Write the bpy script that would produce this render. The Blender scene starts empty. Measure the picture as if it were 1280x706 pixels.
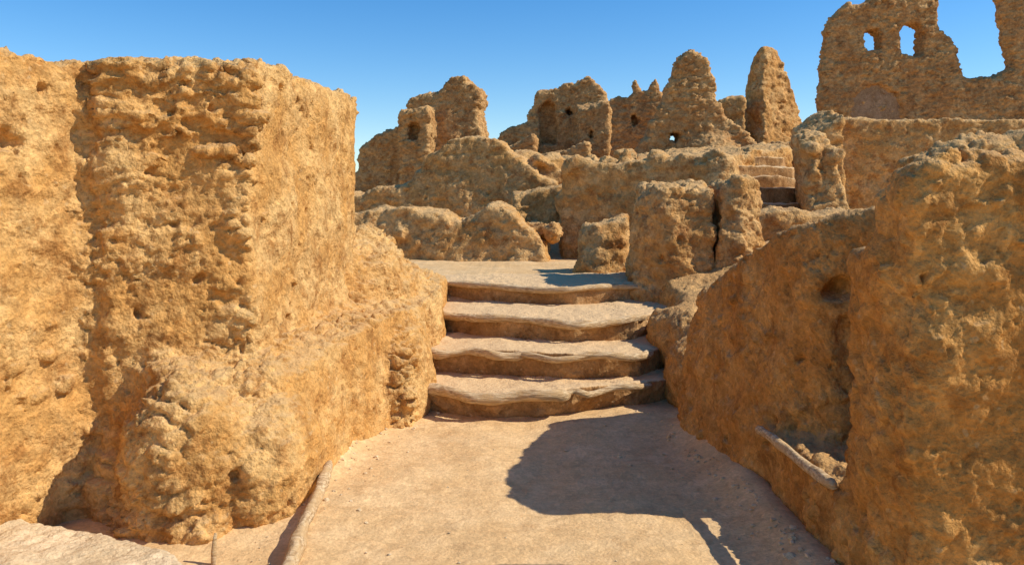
import bpy, bmesh, math, random
from mathutils import Vector, Matrix, noise
random.seed(7)
scene = bpy.context.scene
COL = scene.collection

# ------------------------------------------------------------------ helpers
def N(nt, typ, **kw):
    n = nt.nodes.new(typ)
    for k, v in kw.items():
        setattr(n, k, v)
    return n
def mth(nt, op, a, b=None, clamp=False):
    n = nt.nodes.new('ShaderNodeMath'); n.operation = op; n.use_clamp = clamp
    for i, s in enumerate((a, b)):
        if s is None: continue
        if isinstance(s, (int, float)): n.inputs[i].default_value = s
        else: nt.links.new(s, n.inputs[i])
    return n.outputs[0]
def maprange(nt, v, a, b, c, d, smooth=True):
    n = nt.nodes.new('ShaderNodeMapRange')
    n.interpolation_type = 'SMOOTHSTEP' if smooth else 'LINEAR'
    nt.links.new(v, n.inputs[0])
    for i, x in enumerate((a, b, c, d)): n.inputs[i + 1].default_value = x
    return n.outputs[0]
def noise_t(nt, vec, scale, detail=4, rough=.55):
    n = nt.nodes.new('ShaderNodeTexNoise')
    n.inputs['Scale'].default_value = scale
    n.inputs['Detail'].default_value = detail
    n.inputs['Roughness'].default_value = rough
    nt.links.new(vec, n.inputs['Vector'])
    return n
def vor_t(nt, vec, scale, rnd=1.0, feature='F1'):
    n = nt.nodes.new('ShaderNodeTexVoronoi'); n.feature = feature
    n.inputs['Scale'].default_value = scale
    n.inputs['Randomness'].default_value = rnd
    nt.links.new(vec, n.inputs['Vector'])
    return n
def mixc(nt, f, a, b, mode='MIX'):
    n = nt.nodes.new('ShaderNodeMix'); n.data_type = 'RGBA'; n.blend_type = mode
    if isinstance(f, (int, float)): n.inputs[0].default_value = f
    else: nt.links.new(f, n.inputs[0])
    for i, c in ((6, a), (7, b)):
        if isinstance(c, tuple): n.inputs[i].default_value = (*c, 1)
        else: nt.links.new(c, n.inputs[i])
    return n.outputs[2]

def mud(name, dark, mid, light, big=.06, med=.035, lump=.03, lump_s=8, pit=.02, pit_s=11,
        fine=.006, fine_s=42, zs=1.0, dust=(.64, .41, .185), dustf=.5, mask_lo=.42, mask_hi=.6, small=.012, side=False, strata=0.0, pit_lo=.66):
    m = bpy.data.materials.new(name); m.use_nodes = True
    m.displacement_method = 'DISPLACEMENT'
    nt = m.node_tree
    bs = nt.nodes['Principled BSDF']; out = nt.nodes['Material Output']
    bs.inputs['Roughness'].default_value = .95
    bs.inputs['Specular IOR Level'].default_value = .08
    tc = N(nt, 'ShaderNodeTexCoord'); P = tc.outputs['Object']
    wn = noise_t(nt, P, 4.0, 3)
    sub = N(nt, 'ShaderNodeVectorMath', operation='SUBTRACT')
    nt.links.new(wn.outputs['Color'], sub.inputs[0]); sub.inputs[1].default_value = (.5, .5, .5)
    mad = N(nt, 'ShaderNodeVectorMath', operation='MULTIPLY_ADD')
    nt.links.new(sub.outputs[0], mad.inputs[0]); mad.inputs[1].default_value = (.2, .2, .16)
    nt.links.new(P, mad.inputs[2])
    mp = N(nt, 'ShaderNodeMapping'); mp.inputs['Scale'].default_value = (1, 1, zs)
    nt.links.new(mad.outputs[0], mp.inputs['Vector']); W = mp.outputs[0]
    ge = N(nt, 'ShaderNodeNewGeometry'); sx = N(nt, 'ShaderNodeSeparateXYZ')
    nt.links.new(ge.outputs['Normal'], sx.inputs[0])
    # --- true displacement (evaluated once per vertex)
    nb = noise_t(nt, P, 1.3, 3)
    nm = noise_t(nt, P, 6.5, 8, .66)
    ns = noise_t(nt, P, 22, 5, .7)
    mask = maprange(nt, noise_t(nt, P, 1.15, 4, .62).outputs['Fac'], mask_lo, mask_hi, 0.05, 1)
    smask = maprange(nt, noise_t(nt, P, 2.2, 3, .6).outputs['Fac'], .42, .6, .25, 1.25)
    if side:   # plaster survives on the faces turned to the path
        sm = maprange(nt, sx.outputs[0], .70, .93, 1, .12)
        mask = mth(nt, 'MULTIPLY', mask, sm); smask = mth(nt, 'MULTIPLY', smask, maprange(nt, sx.outputs[0], .70, .93, 1, .35))
    v = vor_t(nt, W, lump_s); ve = vor_t(nt, W, lump_s, feature='DISTANCE_TO_EDGE')
    sep = N(nt, 'ShaderNodeSeparateColor'); nt.links.new(v.outputs['Color'], sep.inputs[0])
    rnd = mth(nt, 'ADD', mth(nt, 'MULTIPLY', sep.outputs[0], .9), .2)
    lumph = mth(nt, 'MULTIPLY', maprange(nt, ve.outputs['Distance'], .01, .14, 0, 1), rnd)
    lumph = mth(nt, 'MULTIPLY', lumph, mask)
    v2 = vor_t(nt, W, lump_s * 2.5); v2e = vor_t(nt, W, lump_s * 2.5, feature='DISTANCE_TO_EDGE')
    sep2 = N(nt, 'ShaderNodeSeparateColor'); nt.links.new(v2.outputs['Color'], sep2.inputs[0])
    lump2 = mth(nt, 'MULTIPLY', maprange(nt, v2e.outputs['Distance'], .01, .25, 0, 1), sep2.outputs[1])
    lump2m = mth(nt, 'MULTIPLY', lump2, smask)
    vp = vor_t(nt, mad.outputs[0], pit_s)
    sep3 = N(nt, 'ShaderNodeSeparateColor'); nt.links.new(vp.outputs['Color'], sep3.inputs[0])
    pith = mth(nt, 'MULTIPLY', maprange(nt, vp.outputs['Distance'], .08, .26, 1, 0),
               maprange(nt, sep3.outputs[0], pit_lo, pit_lo + .12, 0, 1))
    vp2 = vor_t(nt, mad.outputs[0], pit_s * 2.9)
    sep4 = N(nt, 'ShaderNodeSeparateColor'); nt.links.new(vp2.outputs['Color'], sep4.inputs[0])
    pit2 = mth(nt, 'MULTIPLY', maprange(nt, vp2.outputs['Distance'], .05, .36, 1, 0),
               maprange(nt, sep4.outputs[0], pit_lo, pit_lo + .12, 0, 1))
    h = mth(nt, 'MULTIPLY', mth(nt, 'SUBTRACT', nb.outputs['Fac'], .5), big)
    mm = mth(nt, 'MULTIPLY', mth(nt, 'SUBTRACT', nm.outputs['Fac'], .5), med * 2.6)
    if side: mm = mth(nt, 'MULTIPLY', mm, maprange(nt, sx.outputs[0], .70, .93, 1, .4))
    h = mth(nt, 'ADD', h, mm)
    h = mth(nt, 'ADD', h, mth(nt, 'MULTIPLY', mth(nt, 'SUBTRACT', ns.outputs['Fac'], .5), mth(nt, 'MULTIPLY', smask, small * 2.6)))
    h = mth(nt, 'ADD', h, mth(nt, 'MULTIPLY', lumph, lump))
    h = mth(nt, 'ADD', h, mth(nt, 'MULTIPLY', lump2m, lump * .33))
    h = mth(nt, 'SUBTRACT', h, mth(nt, 'MULTIPLY', pith, pit))
    h = mth(nt, 'SUBTRACT', h, mth(nt, 'MULTIPLY', pit2, pit * .45))
    if strata:
        mp2 = N(nt, 'ShaderNodeMapping'); mp2.inputs['Scale'].default_value = (1.9, 1.9, 8)
        nt.links.new(mad.outputs[0], mp2.inputs['Vector'])
        st = noise_t(nt, mp2.outputs[0], 1.0, 5, .6)
        crev = mth(nt, 'ADD', maprange(nt, st.outputs['Fac'], .40, .50, -1, 0), maprange(nt, st.outputs['Fac'], .52, .60, 0, .5))
        h = mth(nt, 'ADD', h, mth(nt, 'MULTIPLY', crev, mth(nt, 'MULTIPLY', smask, strata)))
    dn = N(nt, 'ShaderNodeDisplacement'); dn.inputs['Midlevel'].default_value = 0
    dn.inputs['Scale'].default_value = 1
    nt.links.new(h, dn.inputs['Height']); nt.links.new(dn.outputs[0], out.inputs['Displacement'])
    # --- fine bump
    nf = noise_t(nt, P, fine_s, 4, .72)
    vb = vor_t(nt, P, fine_s * 1.3)
    bh = mth(nt, 'SUBTRACT', nf.outputs['Fac'], mth(nt, 'MULTIPLY', vb.outputs['Distance'], .35))
    bp = N(nt, 'ShaderNodeBump'); bp.inputs['Strength'].default_value = 1; bp.inputs['Distance'].default_value = fine * 3
    nt.links.new(bh, bp.inputs['Height']); nt.links.new(bp.outputs[0], bs.inputs['Normal'])
    # --- colour
    n1 = noise_t(nt, P, 2.3, 4, .6)
    c = mixc(nt, maprange(nt, n1.outputs['Fac'], .38, .62, 0, 1), mid, light)
    n2 = noise_t(nt, P, 5.5, 6, .74)
    c = mixc(nt, maprange(nt, n2.outputs['Fac'], .47, .67, 0, .85), c, dark)
    sv = mth(nt, 'ADD', mth(nt, 'MULTIPLY', sep2.outputs[1], .4), .80)
    cc = N(nt, 'ShaderNodeCombineColor')
    for i in range(3): nt.links.new(sv, cc.inputs[i])
    c = mixc(nt, .8, c, cc.outputs[0], 'MULTIPLY')
    vq = vor_t(nt, mad.outputs[0], 24)
    sq = N(nt, 'ShaderNodeSeparateColor'); nt.links.new(vq.outputs['Color'], sq.inputs[0])
    peb = mth(nt, 'MULTIPLY', maprange(nt, vq.outputs['Distance'], .2, .34, 1, 0), maprange(nt, sq.outputs[2], .84, .9, 0, 1))
    c = mixc(nt, mth(nt, 'MULTIPLY', peb, .5), c, dust)
    g = maprange(nt, nf.outputs['Fac'], .35, .68, .72, 1.24, False)
    cg = N(nt, 'ShaderNodeCombineColor')
    for i in range(3): nt.links.new(g, cg.inputs[i])
    c = mixc(nt, .8, c, cg.outputs[0], 'MULTIPLY')
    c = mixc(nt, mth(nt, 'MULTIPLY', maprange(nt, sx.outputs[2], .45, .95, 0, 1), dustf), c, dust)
    nt.links.new(c, bs.inputs['Base Color'])
    return m

D_, M_, L_ = (.36, .155, .040), (.60, .305, .088), (.72, .43, .160)
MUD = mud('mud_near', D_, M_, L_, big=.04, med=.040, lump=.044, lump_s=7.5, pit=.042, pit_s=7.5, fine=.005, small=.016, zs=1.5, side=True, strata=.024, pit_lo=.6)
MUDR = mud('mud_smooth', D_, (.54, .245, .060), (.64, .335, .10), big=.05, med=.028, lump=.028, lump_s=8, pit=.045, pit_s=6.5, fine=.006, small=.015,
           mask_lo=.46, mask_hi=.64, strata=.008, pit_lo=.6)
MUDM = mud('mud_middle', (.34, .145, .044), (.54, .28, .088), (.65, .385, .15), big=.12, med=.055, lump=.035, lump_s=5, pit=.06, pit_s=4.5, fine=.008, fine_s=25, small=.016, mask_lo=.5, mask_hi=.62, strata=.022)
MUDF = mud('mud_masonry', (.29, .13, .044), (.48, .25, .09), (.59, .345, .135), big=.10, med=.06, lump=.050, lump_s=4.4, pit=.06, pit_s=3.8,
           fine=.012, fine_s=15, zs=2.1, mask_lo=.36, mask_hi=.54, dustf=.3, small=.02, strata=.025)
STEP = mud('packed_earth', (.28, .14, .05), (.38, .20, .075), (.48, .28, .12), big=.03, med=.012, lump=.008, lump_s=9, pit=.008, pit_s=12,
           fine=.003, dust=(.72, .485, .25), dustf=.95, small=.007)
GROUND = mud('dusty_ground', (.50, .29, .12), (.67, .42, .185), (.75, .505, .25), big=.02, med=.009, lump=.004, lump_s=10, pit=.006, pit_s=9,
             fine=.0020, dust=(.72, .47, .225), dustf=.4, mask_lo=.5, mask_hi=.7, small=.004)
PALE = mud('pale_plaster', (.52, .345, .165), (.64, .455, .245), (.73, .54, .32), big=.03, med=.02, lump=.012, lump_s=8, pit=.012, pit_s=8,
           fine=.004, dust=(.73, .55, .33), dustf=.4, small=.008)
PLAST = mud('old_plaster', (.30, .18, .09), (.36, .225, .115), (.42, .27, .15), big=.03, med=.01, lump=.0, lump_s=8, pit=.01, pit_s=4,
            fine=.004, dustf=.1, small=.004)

def wood_mat():
    m = bpy.data.materials.new('weathered_wood'); m.use_nodes = True
    nt = m.node_tree; bs = nt.nodes['Principled BSDF']
    bs.inputs['Roughness'].default_value = .85; bs.inputs['Specular IOR Level'].default_value = .2
    tc = N(nt, 'ShaderNodeTexCoord')
    mp = N(nt, 'ShaderNodeMapping'); mp.inputs['Scale'].default_value = (3, 12, 30)
    nt.links.new(tc.outputs['Object'], mp.inputs[0])
    n = noise_t(nt, mp.outputs[0], 3, 6, .65)
    n2 = noise_t(nt, tc.outputs['Object'], 6, 4, .6)
    c = mixc(nt, maprange(nt, n.outputs['Fac'], .35, .65, 0, 1), (.40, .24, .11), (.78, .57, .32))
    c = mixc(nt, maprange(nt, n2.outputs['Fac'], .48, .6, 0, .7), c, (.60, .38, .17))
    nt.links.new(c, bs.inputs['Base Color'])
    b = N(nt, 'ShaderNodeBump'); b.inputs['Strength'].default_value = .9; b.inputs['Distance'].default_value = .018
    nt.links.new(n.outputs['Fac'], b.inputs['Height']); nt.links.new(b.outputs[0], bs.inputs['Normal'])
    return m
WOOD = wood_mat()

# ------------------------------------------------------------------ geometry
def prism(bm, bot, top):
    b = [bm.verts.new(p) for p in bot]; t = [bm.verts.new(p) for p in top]
    n = len(b)
    for i in range(n):
        bm.faces.new((b[i], b[(i + 1) % n], t[(i + 1) % n], t[i]))
    bm.faces.new(b[::-1]); bm.faces.new(t)
def block(bm, plan, z0, tops, inset=0.0):
    if isinstance(tops, (int, float)): tops = [tops] * len(plan)
    cx = sum(p[0] for p in plan) / len(plan); cy = sum(p[1] for p in plan) / len(plan)
    top = []
    for (x, y), z in zip(plan, tops):
        v = Vector((cx - x, cy - y)); l = v.length or 1
        v = v / l * inset
        top.append((x + v.x, y + v.y, z))
    prism(bm, [(x, y, z0) for x, y in plan], top)
def jag(outline, amt, step=.25):
    out = []
    n = len(outline)
    for i in range(n):
        a = Vector(outline[i]); b = Vector(outline[(i + 1) % n]); L = (b - a).length
        k = max(1, int(L / step))
        for j in range(k):
            p = a.lerp(b, j / k)
            if j: p += Vector((random.uniform(-amt, amt), random.uniform(-amt, amt)))
            out.append((p.x, p.y))
    return out
def slab(bm, outline, y, th, yaw=0, batter=.15, amt=.05, step=.3):
    o = jag(outline, amt, step)
    xs = [p[0] for p in o]; zs = [p[1] for p in o]
    cx = (min(xs) + max(xs)) / 2; zt = max(zs); zb = min(zs)
    ca, sa = math.cos(yaw), math.sin(yaw)
    f, b = [], []
    for x, z in o:
        s = (z - zb) / max(.01, zt - zb)
        dx = x - cx
        for lst, yy in ((f, batter * s), (b, th - batter * s)):
            lst.append((cx + dx * ca - yy * sa, y + dx * sa + yy * ca, z))
    prism(bm, f, b)
def blob(bm, c, r, sub=3, rot=0):
    M = Matrix.Translation(c) @ Matrix.Rotation(rot, 4, 'Z') @ Matrix.Diagonal((*r, 1))
    bmesh.ops.create_icosphere(bm, subdivisions=sub, radius=1, matrix=M)
def rock(bm, c, r, sub=2, am=.35):
    M = Matrix.Rotation(random.random() * 6.28, 4, Vector((random.random(), random.random(), random.random() + .1)).normalized())
    res = bmesh.ops.create_icosphere(bm, subdivisions=sub, radius=1, matrix=Matrix.Identity(4))
    off = Vector((random.random() * 50, random.random() * 50, 0))
    for v in res['verts']:
        p = v.co.copy()
        q = p * (1 + am * noise.noise(p * 1.3 + off))
        q = Vector([max(-.66, min(.66, k)) for k in q])
        q = M @ q
        v.co = Vector((c[0] + q.x * r[0], c[1] + q.y * r[1], c[2] + q.z * r[2]))

TEX = {}
def clouds(size, depth=3):
    k = (size, depth)
    if k not in TEX:
        t = bpy.data.textures.new('clouds', 'CLOUDS'); t.noise_scale = size; t.noise_depth = depth
        t.cloud_type = 'COLOR'; TEX[k] = t
    return TEX[k]
def bake(ob):
    dg = bpy.context.evaluated_depsgraph_get(); dg.update()
    me = bpy.data.meshes.new_from_object(ob.evaluated_get(dg))
    ob.modifiers.clear(); old = ob.data; ob.data = me; bpy.data.meshes.remove(old)
def addmod(ob, typ, **kw):
    m = ob.modifiers.new(typ.lower(), typ)
    for k, v in kw.items(): setattr(m, k, v)
    return m
def finish(name, bm, mat, voxel=.02, coarse=.06, csmooth=4, smooth=2, warp=.25, warp_size=.6, d2=.06, d2_size=.22,
           stones=None, cut=None, parent=None):
    bmesh.ops.recalc_face_normals(bm, faces=bm.faces[:])
    me = bpy.data.meshes.new(name); bm.to_mesh(me); bm.free()
    ob = bpy.data.objects.new(name, me); COL.objects.link(ob)
    cutters = []
    if coarse:
        addmod(ob, 'REMESH', mode='VOXEL', voxel_size=coarse)
        bake(ob)
        if cut:
            for i, fn in enumerate(cut):
                cb = bmesh.new(); fn(cb); bmesh.ops.recalc_face_normals(cb, faces=cb.faces[:])
                cm = bpy.data.meshes.new('c'); cb.to_mesh(cm); cb.free()
                co = bpy.data.objects.new('c', cm); COL.objects.link(co); cutters.append(co)
                addmod(ob, 'BOOLEAN', operation='DIFFERENCE', object=co, solver='EXACT')
            bake(ob)
            for co in cutters:
                m_ = co.data; bpy.data.objects.remove(co); bpy.data.meshes.remove(m_)
            addmod(ob, 'REMESH', mode='VOXEL', voxel_size=coarse * .8)
        if csmooth: addmod(ob, 'SMOOTH', factor=.6, iterations=csmooth)
        addmod(ob, 'DISPLACE', texture=clouds(warp_size), texture_coords='GLOBAL', direction='RGB_TO_XYZ', strength=warp, mid_level=.5)
        bake(ob)
    if stones:
        b2 = bmesh.new(); b2.from_mesh(ob.data); stones(b2)
        bmesh.ops.recalc_face_normals(b2, faces=b2.faces[:]); b2.to_mesh(ob.data); b2.free()
    addmod(ob, 'REMESH', mode='VOXEL', voxel_size=voxel)
    addmod(ob, 'SMOOTH', factor=.5, iterations=smooth)
    if d2: addmod(ob, 'DISPLACE', texture=clouds(d2_size, 4), texture_coords='GLOBAL', direction='NORMAL', strength=d2, mid_level=.5)
    bake(ob)
    me = ob.data
    me.polygons.foreach_set('use_smooth', [True] * len(me.polygons))
    me.materials.clear(); me.materials.append(mat)
    if parent: ob.parent = parent
    return ob
def log(name, pts, r, parent=None, seed=0, flat=1.0):
    P = [Vector(p) for p in pts]; out = []
    for i in range(len(P) - 1):
        p0 = P[max(0, i - 1)]; p1 = P[i]; p2 = P[i + 1]; p3 = P[min(len(P) - 1, i + 2)]
        k = max(2, int((p2 - p1).length / .03))
        for j in range(k):
            t = j / k
            out.append(.5 * ((2 * p1) + (-p0 + p2) * t + (2 * p0 - 5 * p1 + 4 * p2 - p3) * t * t + (-p0 + 3 * p1 - 3 * p2 + p3) * t ** 3))
    out.append(P[-1])
    bm = bmesh.new(); rings = []; S = 14
    for i, p in enumerate(out):
        t = (out[min(i + 1, len(out) - 1)] - out[max(i - 1, 0)]).normalized()
        side = t.cross(Vector((0, 0, 1))).normalized(); up = side.cross(t)
        ring = []
        e = min(1, (min(i, len(out) - 1 - i) + .7) / 2.5)
        for s in range(S):
            a = s / S * 2 * math.pi
            d = side * math.cos(a) + up * math.sin(a) * flat
            rr = r * e ** .5 * (1 + .45 * noise.noise(Vector((p.x * 3 + seed, p.y * 3, seed))) + .3 * noise.noise(Vector((p.x * 9 + d.x, p.y * 9 + d.y, d.z * 2 + seed))))
            ring.append(bm.verts.new(p + d * rr))
        rings.append(ring)
    for a, b in zip(rings, rings[1:]):
        for s in range(S):
            bm.faces.new((a[s], a[(s + 1) % S], b[(s + 1) % S], b[s]))
    bm.faces.new(rings[0]); bm.faces.new(rings[-1][::-1])
    bmesh.ops.recalc_face_normals(bm, faces=bm.faces[:])
    me = bpy.data.meshes.new(name); bm.to_mesh(me); bm.free()
    me.polygons.foreach_set('use_smooth', [True] * len(me.polygons))
    ob = bpy.data.objects.new(name, me); COL.objects.link(ob); me.materials.append(WOOD)
    if parent: ob.parent = parent
    return ob

# ------------------------------------------------------------------ ground
def ss(a, b, x):
    t = max(0, min(1, (x - a) / (b - a))); return t * t * (3 - 2 * t)
def ground_h(x, y):
    z = .71 * ss(6.2, 9.4, y) if y < 9.4 else .71
    z += .55 * ss(12.2, 14.5, y) - 1.2 * ss(40, 80, y)
    z += .45 * ss(1.9, 3.4, x) * ss(6.5, 9, y) * (1 - ss(12, 14.5, y))
    if y < 12:
        z += .10 * math.exp(-((x - 1.3) / .16) ** 2) * ss(2, 3, y) * (1 - ss(5.4, 6.2, y))
        z += .12 * math.exp(-((x + 1.3 - .12 * (y - 4)) / .16) ** 2) * ss(3.7, 4.4, y) * (1 - ss(5.6, 6.4, y))
        z += .03 * noise.noise(Vector((x * .8, y * .8, 0))) + .018 * noise.noise(Vector((x * 2.6, y * 2.6, 5)))
    elif y < 60:
        z += .1 * noise.noise(Vector((x * .5, y * .5, 0)))
    return z
def axis(fine_a, fine_b, st, lo, hi):
    a = []; v = fine_a
    while v < fine_b: a.append(v); v += st
    g = st
    v = fine_b
    while v < hi: a.append(v); g *= 1.12; v += g
    a.append(hi)
    g = st; v = fine_a - st
    while v > lo: a.append(v); g *= 1.12; v -= g
    a.append(lo)
    return sorted(a)
xs = axis(-1.7, 1.7, .02, -600, 600); ys = axis(3.2, 6.4, .02, -600, 900)
verts = [(x, y, ground_h(x, y)) for y in ys for x in xs]
nx = len(xs)
faces = [(j * nx + i, j * nx + i + 1, (j + 1) * nx + i + 1, (j + 1) * nx + i) for j in range(len(ys) - 1) for i in range(nx - 1)]
me = bpy.data.meshes.new('ground'); me.from_pydata(verts, [], faces)
me.polygons.foreach_set('use_smooth', [True] * len(me.polygons)); me.materials.append(GROUND)
g = bpy.data.objects.new('ground', me); COL.objects.link(g)

# ------------------------------------------------------------------ left wall
bm = bmesh.new()
block(bm, [(-2.75, 2.2), (-2.10, 4.20), (-2.2, 6.2), (-4.2, 6.2), (-4.6, 2.2)], -.2, [2.24, 2.29, 2.25, 2.2, 2.2], .03)
block(bm, [(-2.07, 4.02), (-1.41, 4.32), (-1.24, 6.38), (-2.3, 6.6), (-2.6, 4.6)], -.2, [2.30, 2.37, 2.40, 2.35, 2.3], .0)
# flaring ledge at the foot
prism(bm, [(-2.3, 3.98, -.2), (-1.80, 3.68, -.2), (-1.42, 3.62, -.2), (-1.10, 4.25, -.2), (-.98, 5.1, -.2), (-.78, 6.0, -.2), (-.60, 7.0, -.2), (-.62, 8.6, -.2), (-2.2, 8.7, -.2)],
      [(-2.1, 4.15, .55), (-1.8, 4.02, .78), (-1.48, 3.95, .64), (-1.16, 4.40, .66), (-1.03, 5.1, .72), (-.82, 6.0, .78), (-.65, 7.0, .79), (-.72, 8.5, .80), (-2.1, 8.6, 1.2)])
prism(bm, [(-2.0, 4.2, .3), (-1.40, 4.20, .3), (-1.22, 5.1, .3), (-1.08, 6.3, .3), (-2.0, 6.3, .3)],
      [(-1.8, 4.5, .92), (-1.44, 4.45, .84), (-1.36, 5.1, .84), (-1.24, 6.3, .90), (-1.8, 6.3, 1.0)])
blob(bm, (-1.62, 3.96, .30), (.32, .26, .42)); blob(bm, (-1.26, 4.22, .2), (.24, .4, .38))
blob(bm, (-1.45, 6.95, .75), (.56, .9, .62)); blob(bm, (-1.10, 7.2, .72), (.36, .8, .32))
blob(bm, (-.84, 6.2, .2), (.24, .6, .5))
def stones_left(b):
    for i in range(200):
        t = random.random(); z = 2.3 - abs(random.gauss(0, .2))
        s = random.uniform(.03, .072)
        rock(b, (-2.07 + .66 * t, 4.03 + .30 * t, z), (s * 1.8, s, s * random.uniform(.45, .75)), 2, .6)
    for i in range(80):
        t = random.random(); z = random.uniform(.9, 2.0)
        s = random.uniform(.02, .05)
        rock(b, (-2.07 + .66 * t, 4.06 + .30 * t, z), (s * 1.4, s, s * .8), 2, .6)
    for i in range(60):
        t = random.random(); s = random.uniform(.02, .06)
        rock(b, (-2.60 + .45 * t, 2.9 + 1.2 * t, random.uniform(.1, 2.1)), (s, s * 1.4, s * .8), 2, .6)
    for i in range(14):
        s = random.uniform(.01, .025); t = random.random()
        rock(b, (-1.40 + .14 * t, 4.45 + 1.8 * t, random.uniform(1.0, 2.3)), (s, s * 1.4, s))
def cutl1(b): blob(b, (-2.30, 3.62, 1.86), (.2, .12, .06), 3, .3)
def cutl2(b): blob(b, (-1.50, 3.68, .50), (.08, .12, .03), 3)
finish('mud_brick_wall', bm, MUD, voxel=.0130, coarse=.04, csmooth=1, smooth=1, warp=.10, warp_size=.45, d2=.045, d2_size=.16, stones=stones_left, cut=[cutl1, cutl2])

bm = bmesh.new()
block(bm, [(-3.2, 2.0), (-1.22, 2.0), (-1.24, 3.2), (-1.42, 3.42), (-2.4, 3.8), (-3.2, 3.9)], -.1, .13, .03)
finish('plastered_ledge', bm, PALE, voxel=.015, coarse=.04, csmooth=3, warp=.1, d2=.03)

log('wooden_pole', [(-1.03, 4.5, .12), (-1.0, 4.1, .08), (-.985, 3.75, .065), (-.94, 3.4, .06), (-.93, 3.0, .055)], .030, seed=3)
log('wooden_stake', [(-1.31, 3.50, -.05), (-1.315, 3.51, .05), (-1.31, 3.52, .13)], .012, seed=9)

# ------------------------------------------------------------------ staircase
stairs = bpy.data.objects.new('earthen_staircase', None); COL.objects.link(stairs)
curves = [
    (.18, [(-.95, 6.15), (-.54, 5.96), (-.115, 5.80), (.355, 5.87), (.57, 5.97), (1.0, 6.15), (1.45, 6.5), (1.8, 6.6)]),
    (.36, [(-1.0, 6.75), (-.63, 6.60), (0, 6.47), (.5, 6.34), (1.04, 6.47), (1.45, 6.95), (1.9, 7.2)]),
    (.54, [(-1.1, 7.8), (-.69, 7.55), (-.14, 7.17), (.55, 6.95), (1.12, 7.15), (1.45, 7.6), (1.9, 7.9)]),
    (.72, [(-1.3, 8.9), (-.8, 8.55), (-.0, 8.15), (.64, 7.98), (1.3, 8.3), (1.9, 8.5)])]
for i, (z, cv) in enumerate(curves):
    bm = bmesh.new()
    back = 9.5 if i == 3 else curves[i + 1][1][2][1] + .9
    plan = cv + [(cv[-1][0], back), (cv[0][0], back)]
    prism(bm, [(x, y + .10, -.1) for x, y in plan], [(x, y + .02, z + .02 * math.sin(x * 3 + i)) for x, y in plan])
    for q in range(16):
        t = random.uniform(0, len(cv) - 1.01); a_ = int(t); f = t - a_
        s = random.uniform(.03, .07)
        rock(bm, (cv[a_][0] + (cv[a_ + 1][0] - cv[a_][0]) * f, cv[a_][1] + (cv[a_ + 1][1] - cv[a_][1]) * f + .09, z - random.uniform(.05, .18)), (s * 1.6, s, s * .7))
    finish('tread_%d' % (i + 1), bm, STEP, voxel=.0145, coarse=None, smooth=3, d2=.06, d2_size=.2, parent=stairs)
spans = [[(0.62, 3.3, .037), (3.2, 5.2, .024)], [(.65, 2.2, .036), (2.1, 4.3, .030)], [(.9, 4.3, .034)], [(.8, 4.1, .030)]]
def along(cv, t):
    i = min(int(t), len(cv) - 2); f = t - i
    return (cv[i][0] + (cv[i + 1][0] - cv[i][0]) * f, cv[i][1] + (cv[i + 1][1] - cv[i][1]) * f)
k = 0
for i, (z, cv) in enumerate(curves):
    for a, b, r in spans[i]:
        pts = []
        n = 9
        for j in range(n):
            x, y = along(cv, a + (b - a) * j / (n - 1))
            y += .03 * math.sin(j * 1.7 + i)
            pts.append((x, y - .010, z - .018 + .015 * math.sin(j * 1.3 + i * 2)))
        k += 1
        log('log_edge_%d' % k, pts, r, parent=stairs, seed=k * 2.3)

# ------------------------------------------------------------------ right side near walls
bm = bmesh.new()
prism(bm, [(1.14, 5.75, -.2), (1.13, 5.2, -.2), (1.30, 4.24, -.2), (1.50, 3.98, -.2), (1.75, 3.88, -.2), (2.6, 3.88, -.2), (2.8, 6.0, -.2)],
          [(1.30, 5.7, .90), (1.40, 5.2, 1.14), (1.54, 4.5, 1.48), (1.64, 4.18, 1.54), (1.85, 4.0, 1.58), (2.5, 4.0, 1.62), (2.6, 5.8, 1.50)])
block(bm, [(1.34, 4.4), (1.39, 3.2), (2.6, 3.1), (2.6, 4.4)], -.2, .36, .0)
block(bm, [(1.98, 4.2), (2.0, 3.2), (2.5, 3.2), (2.5, 4.2)], -.2, [.88, .88, .95, .95], .0)
prism(bm, [(1.38, 3.26, -.2), (1.46, 2.88, -.2), (3.6, 2.75, -.2), (3.6, 3.24, -.2)],
          [(1.48, 3.20, 1.70), (1.50, 2.94, 1.74), (3.6, 2.85, 1.82), (3.6, 3.14, 1.8)])
block(bm, [(1.395, 3.38), (1.40, 3.05), (1.8, 3.1), (1.85, 3.38)], -.2, 1.38, .02)
blob(bm, (2.2, 3.02, 1.70), (.4, .14, .12))
def cut_hole(b): blob(b, (1.72, 4.05, 1.14), (.10, .24, .07))
def cut_niche(b): blob(b, (1.74, 3.80, .85), (.26, .30, .5))
def stones_right(b):
    for i in range(120):
        s = random.uniform(.012, .045); z = random.uniform(.1, 1.75)
        rock(b, (random.uniform(1.5, 2.6), 2.93 + random.uniform(0, .03), z), (s * 1.3, s, s * .8), 2, .6)
    for i in range(60):
        s = random.uniform(.02, .06)
        rock(b, (random.uniform(1.5, 2.8), random.uniform(2.94, 3.15), random.uniform(1.66, 1.78)), (s * 1.3, s, s * .7), 2, .6)
    for i in range(50):
        t = random.random(); s = random.uniform(.01, .04)
        zz = random.random()
        rock(b, (1.16 + .18 * t + .2 * zz, 5.2 - .95 * t, zz), (s, s * 1.2, s), 2, .6)
finish('eroded_mud_wall', bm, MUDR, voxel=.0130, coarse=.04, csmooth=2, smooth=1, warp=.13, warp_size=.45, d2=.055, d2_size=.16,
       stones=stones_right, cut=[cut_hole, cut_niche])
log('wooden_beam', [(1.325, 4.30, .37), (1.335, 4.0, .385), (1.35, 3.7, .38), (1.37, 3.38, .385)], .024, seed=5)

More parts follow.
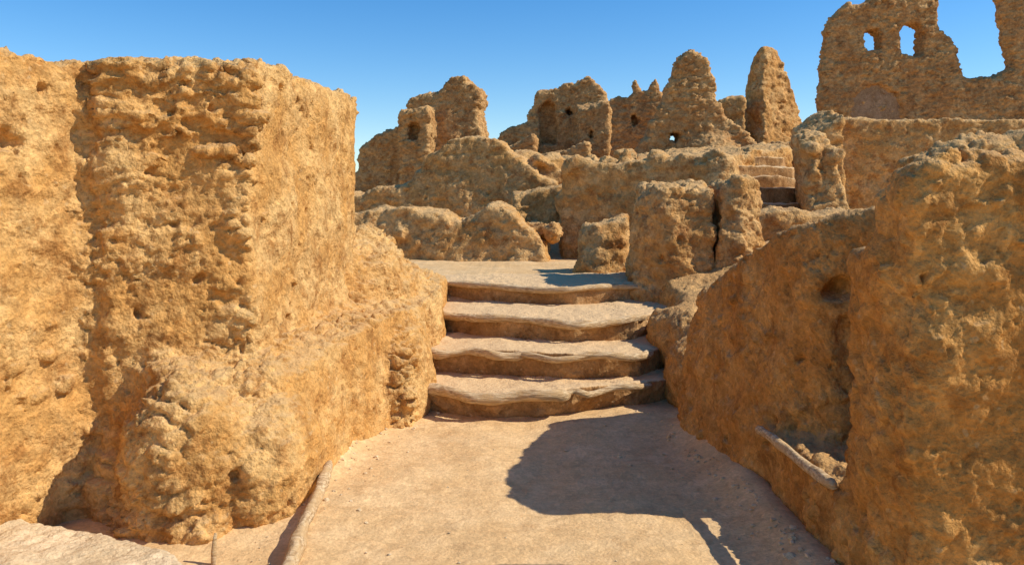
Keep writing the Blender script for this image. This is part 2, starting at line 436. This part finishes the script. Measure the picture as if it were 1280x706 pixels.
bm = bmesh.new()
prism(bm, [(1.3, 5.6, -.2), (1.25, 6.6, -.2), (1.35, 8.4, -.2), (4.5, 9.0, -.2), (4.5, 5.6, -.2)],
          [(1.5, 5.6, .40), (1.5, 6.6, .58), (1.6, 8.4, .84), (4.5, 9.0, 1.3), (4.5, 5.6, 1.2)])
blob(bm, (1.5, 6.9, .40), (.3, .6, .28)); blob(bm, (1.45, 6.3, .2), (.28, .5, .32))
finish('mud_bank', bm, MUDR, voxel=.022, coarse=.06, csmooth=2, warp=.15, d2=.06)

bm = bmesh.new()
block(bm, [(3.1, 6.0), (5.5, 5.6), (5.5, 6.8), (3.2, 6.9)], 0, [1.85, 2.12, 2.15, 1.95], .1)
blob(bm, (3.65, 6.3, 1.90), (.4, .4, .2)); blob(bm, (4.3, 6.2, 2.02), (.5, .4, .14))
finish('mud_wall_stub', bm, MUD, voxel=.024, coarse=.06, csmooth=2, warp=.2, d2=.08)

# blocks on the right of the landing
bm = bmesh.new()
prism(bm, [(1.22, 8.35, .3), (1.6, 8.0, .3), (2.05, 8.05, .3), (2.25, 9.3, .3), (1.35, 9.5, .3)],
          [(1.32, 8.5, 1.56), (1.54, 8.2, 1.76), (2.05, 8.2, 1.72), (2.2, 9.2, 1.80), (1.45, 9.3, 1.74)])
finish('ruined_mud_pier', bm, MUDM, voxel=.021, coarse=.05, csmooth=1, warp=.14, warp_size=.4, d2=.06)
bm = bmesh.new()
prism(bm, [(1.98, 8.05, .3), (2.3, 7.95, .3), (2.78, 8.3, .3), (2.85, 9.1, .3), (2.1, 9.1, .3)],
          [(2.18, 8.2, 1.76), (2.38, 8.15, 1.84), (2.62, 8.4, 1.74), (2.6, 8.9, 1.70), (2.2, 8.9, 1.76)])
finish('ruined_mud_pier.001', bm, MUDM, voxel=.021, coarse=.05, csmooth=1, warp=.14, warp_size=.4, d2=.06,
       cut=[lambda b: blob(b, (2.66, 8.3, 1.34), (.10, .3, .09))])
bm = bmesh.new()
prism(bm, [(.66, 9.7, .4), (1.05, 9.4, .4), (1.5, 9.6, .4), (1.6, 10.4, .4), (.8, 10.4, .4)],
          [(.84, 9.8, 1.15), (1.0, 9.65, 1.34), (1.4, 9.7, 1.40), (1.5, 10.3, 1.40), (.9, 10.3, 1.3)])
finish('mud_block', bm, MUDM, voxel=.026, coarse=.05, csmooth=1, warp=.16, d2=.07)

# low wall behind the landing, left
bm = bmesh.new()
pts = [(-3.6, 1.3), (-2.2, 1.45), (-1.9, 1.42), (-1.55, 1.5), (-1.0, 1.42), (-.85, 1.22), (-.6, 1.36), (-.3, 1.54), (0, 1.44), (.2, 1.22), (.45, .95), (.6, .5), (-3.6, .5)]
slab(bm, pts[::-1], 11.8, .8, -.14, .12, .04)
for i in range(14): rock(bm, (random.uniform(-2.2, .2), 11.8 + random.random() * .5, random.uniform(.9, 1.4)), [random.uniform(.1, .3) for _ in range(3)])
finish('low_mud_wall', bm, MUDM, voxel=.03, coarse=.06, csmooth=1, warp=.2, d2=.08)

# wall right of the passage, and the one closing the passage
bm = bmesh.new()
block(bm, [(.72, 12.5), (2.7, 11.9), (3.4, 13.2), (.95, 13.6)], .4, [2.05, 2.28, 2.3, 2.05], .05)
block(bm, [(2.2, 12.6), (3.3, 11.9), (3.35, 13), (5.2, 14.6), (5.2, 17.5), (2.6, 17.5)], .4, [2.1, 2.2, 2.3, 2.6, 2.8, 2.6], .05)
for c, r in (((3.05, 11.9, 1.95), (.36, .45, .42)), ((2.8, 12.2, 1.7), (.35, .4, .45)), ((2.9, 11.4, 1.4), (.4, .5, .4))): blob(bm, c, r)
for i in range(26): rock(bm, (random.uniform(.8, 3.2), 12.3 + random.random() * 1.0, random.uniform(1.5, 2.25)), [random.uniform(.12, .3) for _ in range(3)])
block(bm, [(.0, 13.7), (1.2, 13.6), (1.2, 14.3), (-.1, 14.3)], .4, [1.7, 1.9, 1.9, 1.8], .05)
finish('ruined_house_wall', bm, MUDM, voxel=.032, coarse=.07, csmooth=0, warp=.2, warp_size=.6, d2=.09)
bm = bmesh.new()
for i in range(12): rock(bm, (random.uniform(.2, .62), 12.0 + random.random() * .7, random.uniform(.65, 1.2)), [random.uniform(.1, .24) for _ in range(3)], 3, .8)
finish('fallen_rocks', bm, MUDM, voxel=.024, coarse=None, smooth=0, d2=.08)

# upper flight of steps
st2 = bpy.data.objects.new('upper_staircase', None); COL.objects.link(st2)
for i in range(6):
    bm = bmesh.new(); y = 11.6 + i * .45; z = 1.36 + i * .2
    j = lambda: random.uniform(-.1, .1)
    block(bm, [(3.3, y + j()), (3.8, y - .08 + j()), (4.3, y - .02 + j()), (4.75, y + .15 + j()), (5.2, y + 1.2), (3.3, y + 1.2)], .8, [z + j() * .4 for _ in range(6)], .0)
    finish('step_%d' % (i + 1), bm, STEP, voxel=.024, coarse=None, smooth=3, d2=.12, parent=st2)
bm = bmesh.new()
prism(bm, [(4.25, 11.1, .8), (5.0, 11.0, .8), (5.2, 12.2, .8), (4.5, 12.6, .8)],
          [(4.20, 11.6, 2.46), (4.52, 11.5, 2.52), (4.6, 12.4, 2.7), (4.4, 12.5, 2.7)])
for i in range(12): rock(bm, (random.uniform(4.3, 4.7), 11.4, random.uniform(1.4, 2.4)), [random.uniform(.08, .2) for _ in range(3)], 2, .6)
finish('stair_parapet', bm, MUDM, voxel=.028, coarse=.05, csmooth=0, warp=.2, d2=.08)
bm = bmesh.new()
slab(bm, [(2.6, .5), (6.2, .5), (6.2, 1.45), (5.0, 1.5), (4.0, 1.42), (3.2, 1.5), (2.6, 1.35)], 9.6, .6, .05, .06, .04)
finish('low_mud_wall.001', bm, MUDM, voxel=.03, coarse=.06, csmooth=1, warp=.2, d2=.08)

# ------------------------------------------------------------------ far ruins
def ruin(name, outline, y, th, cuts=None, yaw=0, mat=MUDF, voxel=.041, coarse=.06, rocks=0, warp=.12, extra=None, csm=0, amt=.09, d2=.06):
    bm = bmesh.new()
    slab(bm, outline, y, th, yaw, .2 if th > .8 else .08, amt, .2)
    for i in range(rocks):
        xs_ = [p[0] for p in outline]
        rock(bm, (random.uniform(min(xs_), max(xs_)), y + random.uniform(-.5, .2), random.uniform(1.6, 2.4)), [random.uniform(.15, .4) for _ in range(3)])
    if extra: extra(bm)
    return finish(name, bm, mat, voxel=voxel, coarse=coarse, csmooth=csm, smooth=0 if mat is MUDF else 1, warp=warp, warp_size=.5, d2=d2, d2_size=.25, cut=cuts)
def arch(b, x0, x1, y0, y1, z0, z1):
    w = (x1 - x0) / 2; cx = (x0 + x1) / 2; n = 8
    o = [(x0, z0), (x1, z0)] + [(cx + w * math.cos(math.pi * k / n), z1 - w + w * math.sin(math.pi * k / n)) for k in range(n + 1)]
    prism(b, [(x, y0, z) for x, z in o], [(x, y1, z) for x, z in o])

ruin('ruined_tower', [(-6, .6), (-.75, .6), (-.8, 3.0), (-.84, 3.7), (-.82, 4.34), (-1.2, 4.66), (-1.55, 4.6), (-1.75, 4.3), (-2.3, 4.22), (-2.62, 4.05),
     (-2.7, 3.5), (-3.2, 3.25), (-3.8, 2.9), (-3.9, 2.2), (-6, 2.0)], 19.6, 1.5, cuts=[lambda b: arch(b, -2.46, -2.18, 18, 19.2, 3.0, 3.45)], yaw=-.12,
     extra=lambda b: block(b, [(-2.66, 18.9), (-1.95, 18.7), (-1.9, 20), (-2.66, 20)], .6, [3.7, 3.8, 3.8, 3.7], .0))
ruin('curved_ruin_wall', [(-4.2, .6), (1.0, .6), (.92, 1.4), (.8, 1.95), (.35, 2.18), (-.08, 2.52), (-.6, 2.78), (-1.2, 2.74), (-1.65, 2.44), (-1.95, 1.95),
     (-2.6, 1.8), (-2.9, 1.7), (-4.2, 1.7)], 14.8, 1.1, rocks=0, yaw=-.16, mat=MUDM, voxel=.032,
     extra=lambda b: [rock(b, (random.uniform(-.1, .9), 15 + random.random(), random.uniform(1.9, 2.5)), [random.uniform(.12, .3) for _ in range(3)]) for _ in range(16)])
ruin('rubble_wall', [(-1.2, .6), (4.5, .6), (4.3, 2.6), (3.6, 2.4), (3.2, 2.8), (2.9, 2.35), (2.5, 2.7), (2.2, 2.45), (1.9, 2.6), (1.5, 2.3), (1.1, 2.65), (.7, 2.4), (.2, 2.8), (-.3, 2.6), (-.6, 2.3), (-1.2, 2.2)],
     18.6, 1.0, rocks=10, yaw=-.14)
ruin('ruined_house', [(-.8, .6), (3.1, .6), (2.9, 2.9), (3.05, 4.4), (2.78, 5.1), (2.35, 5.46), (1.9, 5.2), (1.3, 5.1), (.75, 5.0), (.6, 4.5), (.45, 4.05), (-.15, 3.9), (-.5, 3.5), (-.6, 2.9)],
     24.8, 1.4, cuts=[lambda b: arch(b, .85, 1.4, 23.5, 25.32, 3.3, 4.7), lambda b: arch(b, 1.68, 1.90, 23, 25.5, 4.18, 4.46),
                      lambda b: arch(b, 2.3, 2.46, 23, 24.2, 3.4, 3.7)], rocks=12, yaw=-.14,
     extra=lambda b: (block(b, [(2.05, 23.9), (2.9, 23.7), (2.9, 25), (2.0, 25)], .6, [4.3, 4.5, 4.7, 4.6], .0),
                      block(b, [(-.1, 23.9), (.7, 23.7), (.8, 25), (-.2, 25)], .6, [3.2, 3.6, 3.5, 3.2], .0),
                      block(b, [(.6, 25.6), (2.2, 25.6), (2.3, 26.4), (.6, 26.4)], .6, [4.4, 4.2, 4.2, 4.4], .0),
                      block(b, [(1.2, 22.9), (2.2, 22.7), (2.3, 23.5), (1.2, 23.5)], .6, [2.9, 3.3, 3.2, 3.0], .0)))
ruin('ruined_house.001', [(2.6, .6), (5.4, .6), (5.15, 4.0), (5.22, 5.2), (4.95, 5.85), (4.75, 5.45), (4.5, 5.35), (4.3, 5.9), (4.1, 5.2), (3.7, 5.3), (3.4, 5.15), (3.3, 4.2)],
     27.7, 1.2, cuts=[lambda b: arch(b, 4.15, 4.4, 26, 28.2, 4.2, 4.6)], yaw=-.14)
ruin('mud_pinnacle', [(2.2, .6), (5.7, .6), (5.4, 2.9), (4.8, 3.4), (4.54, 3.78), (4.50, 4.3), (4.38, 4.75), (4.05, 4.98), (3.76, 4.78), (3.46, 4.15), (3.25, 3.45), (2.92, 2.9), (2.7, 2.3)],
     17.7, .7, cuts=[lambda b: blob(b, (3.66, 17.9, 3.02), (.14, 1.3, .13), 2)], voxel=.034, warp=.12, amt=.05, yaw=-.06,
     extra=lambda b: (blob(b, (4.5, 18.2, 2.3), (.9, 1.0, .9)), [rock(b, (random.uniform(2.2, 3.3), 16.8 + random.random(), random.uniform(1.9, 2.5)), [random.uniform(.12, .3) for _ in range(3)]) for _ in range(16)]))
bm = bmesh.new()
prism(bm, [(5.7, 21.6, .6), (6.4, 20.3, .6), (9.0, 21.8, .6), (8.2, 23.5, .6), (6.0, 23.5, .6)],
          [(6.62, 21.9, 5.5), (6.85, 21.6, 5.8), (7.38, 22.0, 5.75), (7.3, 22.6, 5.6), (6.8, 22.5, 5.5)])
block(bm, [(5.4, 21.2), (6.15, 21.0), (6.4, 22.5), (5.5, 22.5)], .6, [4.25, 4.4, 4.25, 4.25], .0)
finish('mud_pinnacle.001', bm, MUDM, voxel=.042, coarse=.06, csmooth=0, smooth=0, warp=.24, warp_size=.5, d2=.1, d2_size=.3)
ruin('rubble_wall.001', [(4.2, .6), (8.2, .6), (8.2, 3.5), (7.7, 3.7), (7.2, 3.0), (6.4, 3.0), (5.9, 2.8), (5.2, 3.1), (4.6, 2.9), (4.2, 2.9)],
     18.8, .9, mat=MUDF, yaw=.04)
bm = bmesh.new()
slab(bm, [(5.9, .6), (15, .6), (15, 3.02), (9.5, 3.05), (6.6, 3.16), (6.05, 3.16), (5.85, 2.2)], 14.4, 1.0, -.17, .05, .02)
block(bm, [(5.65, 14.8), (6.2, 14.8), (6.25, 16), (5.55, 16)], .6, [2.8, 3.2, 3.45, 3.0], .02)
finish('long_mud_wall', bm, MUDM, voxel=.034, coarse=.06, csmooth=1, warp=.12, d2=.06)
tower = bpy.data.objects.new('mud_brick_tower', None); COL.objects.link(tower)
tw = ruin('tower_walls', [(7.7, .6), (14.2, .6), (14.2, 7.6), (12.0, 7.3), (12.08, 6.2), (12.22, 5.4), (12.35, 4.85), (12.0, 4.66), (11.5, 4.6), (11.1, 4.7), (11.0, 5.15), (10.88, 5.5), (10.58, 5.8),
     (10.54, 6.7), (10.2, 6.85), (9.6, 6.65), (9.2, 6.7), (8.6, 6.45), (8.35, 6.5), (7.96, 6.1), (7.80, 5.0)], 19.6, .6, yaw=-.08,
     cuts=[lambda b: arch(b, 8.78, 9.22, 18.5, 21, 5.32, 5.86), lambda b: arch(b, 9.62, 10.20, 18.5, 21, 5.16, 6.02),
           lambda b: arch(b, 8.42, 9.75, 18.5, 19.90, 2.5, 4.45)], warp=.08, amt=.045, d2=.05)
tw.parent = tower
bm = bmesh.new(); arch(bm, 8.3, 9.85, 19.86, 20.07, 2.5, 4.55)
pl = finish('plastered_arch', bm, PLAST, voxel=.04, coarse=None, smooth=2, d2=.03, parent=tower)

bm = bmesh.new()
for c, r in (((2.25, 15.7, 2.35), (.3, .25, .32)), ((1.2, 17.3, 2.3), (.4, .3, .3)), ((.8, 16.5, 2.1), (.3, .3, .25)), ((1.7, 17, 2.3), (.35, .3, .25)), ((2.7, 16.2, 2.2), (.3, .3, .3))): rock(bm, c, r, 3, .6)
block(bm, [(.4, 16.2), (2.9, 15.4), (3.0, 17.6), (.4, 17.6)], .8, 2.1, .1)
finish('boulder_pile', bm, MUDM, voxel=.037, coarse=None, smooth=1, d2=.1)

# gravel
bm = bmesh.new()
for i in range(360):
    y = random.uniform(2.9, 6.0)
    side = random.random()
    if side < .42: x = -1.2 + .12 * (y - 4) + abs(random.gauss(0, .12))
    elif side < .85: x = 1.32 - .08 * (y - 3.5) * 1.2 - abs(random.gauss(0, .10))
    else: x = random.uniform(-1, 1.2)
    s = random.choice([.003, .004, .005, .006, .009, .014]) * random.uniform(.7, 1.2)
    rock(bm, (x, y, ground_h(x, y) + s * .2), (s * 1.3, s, s * .7), 1)
me = bpy.data.meshes.new('gravel'); bm.to_mesh(me); bm.free(); me.materials.append(PALE)
COL.objects.link(bpy.data.objects.new('gravel', me))

# ------------------------------------------------------------------ light, sky, camera
EL, AZ = 42, -4     # azimuth measured from +X towards +Y
d = Vector((math.cos(math.radians(EL)) * math.cos(math.radians(AZ)), math.cos(math.radians(EL)) * math.sin(math.radians(AZ)), math.sin(math.radians(EL))))
sl = bpy.data.lights.new('sun', 'SUN'); sl.energy = 5.0; sl.angle = math.radians(.5); sl.color = (1, .945, .85)
so = bpy.data.objects.new('sun', sl); so.rotation_euler = d.to_track_quat('Z', 'Y').to_euler(); so.location = (10, 0, 12); COL.objects.link(so)
w = bpy.data.worlds.new('World'); scene.world = w; w.use_nodes = True
nt = w.node_tree; bg = nt.nodes['Background']
sky = nt.nodes.new('ShaderNodeTexSky'); sky.sky_type = 'NISHITA'; sky.sun_disc = False
sky.sun_elevation = math.radians(EL); sky.sun_rotation = math.radians(90 - AZ)
sky.air_density = 1.0; sky.dust_density = .1; sky.ozone_density = 3.5
hs = nt.nodes.new('ShaderNodeHueSaturation'); hs.inputs['Hue'].default_value = .503; hs.inputs['Saturation'].default_value = 1.35; hs.inputs['Value'].default_value = 1.35
nt.links.new(sky.outputs[0], hs.inputs['Color'])
nt.links.new(hs.outputs[0], bg.inputs['Color']); bg.inputs['Strength'].default_value = .12
cam = bpy.data.cameras.new('camera'); cam.lens = 28; cam.sensor_width = 36; cam.shift_y = -.0805; cam.clip_end = 3000
co = bpy.data.objects.new('camera', cam); co.location = (0, 0, 1.6); co.rotation_euler = (math.radians(90), 0, 0); COL.objects.link(co)
scene.camera = co
scene.view_settings.view_transform = 'Standard'; scene.view_settings.look = 'None'; scene.view_settings.exposure = 0
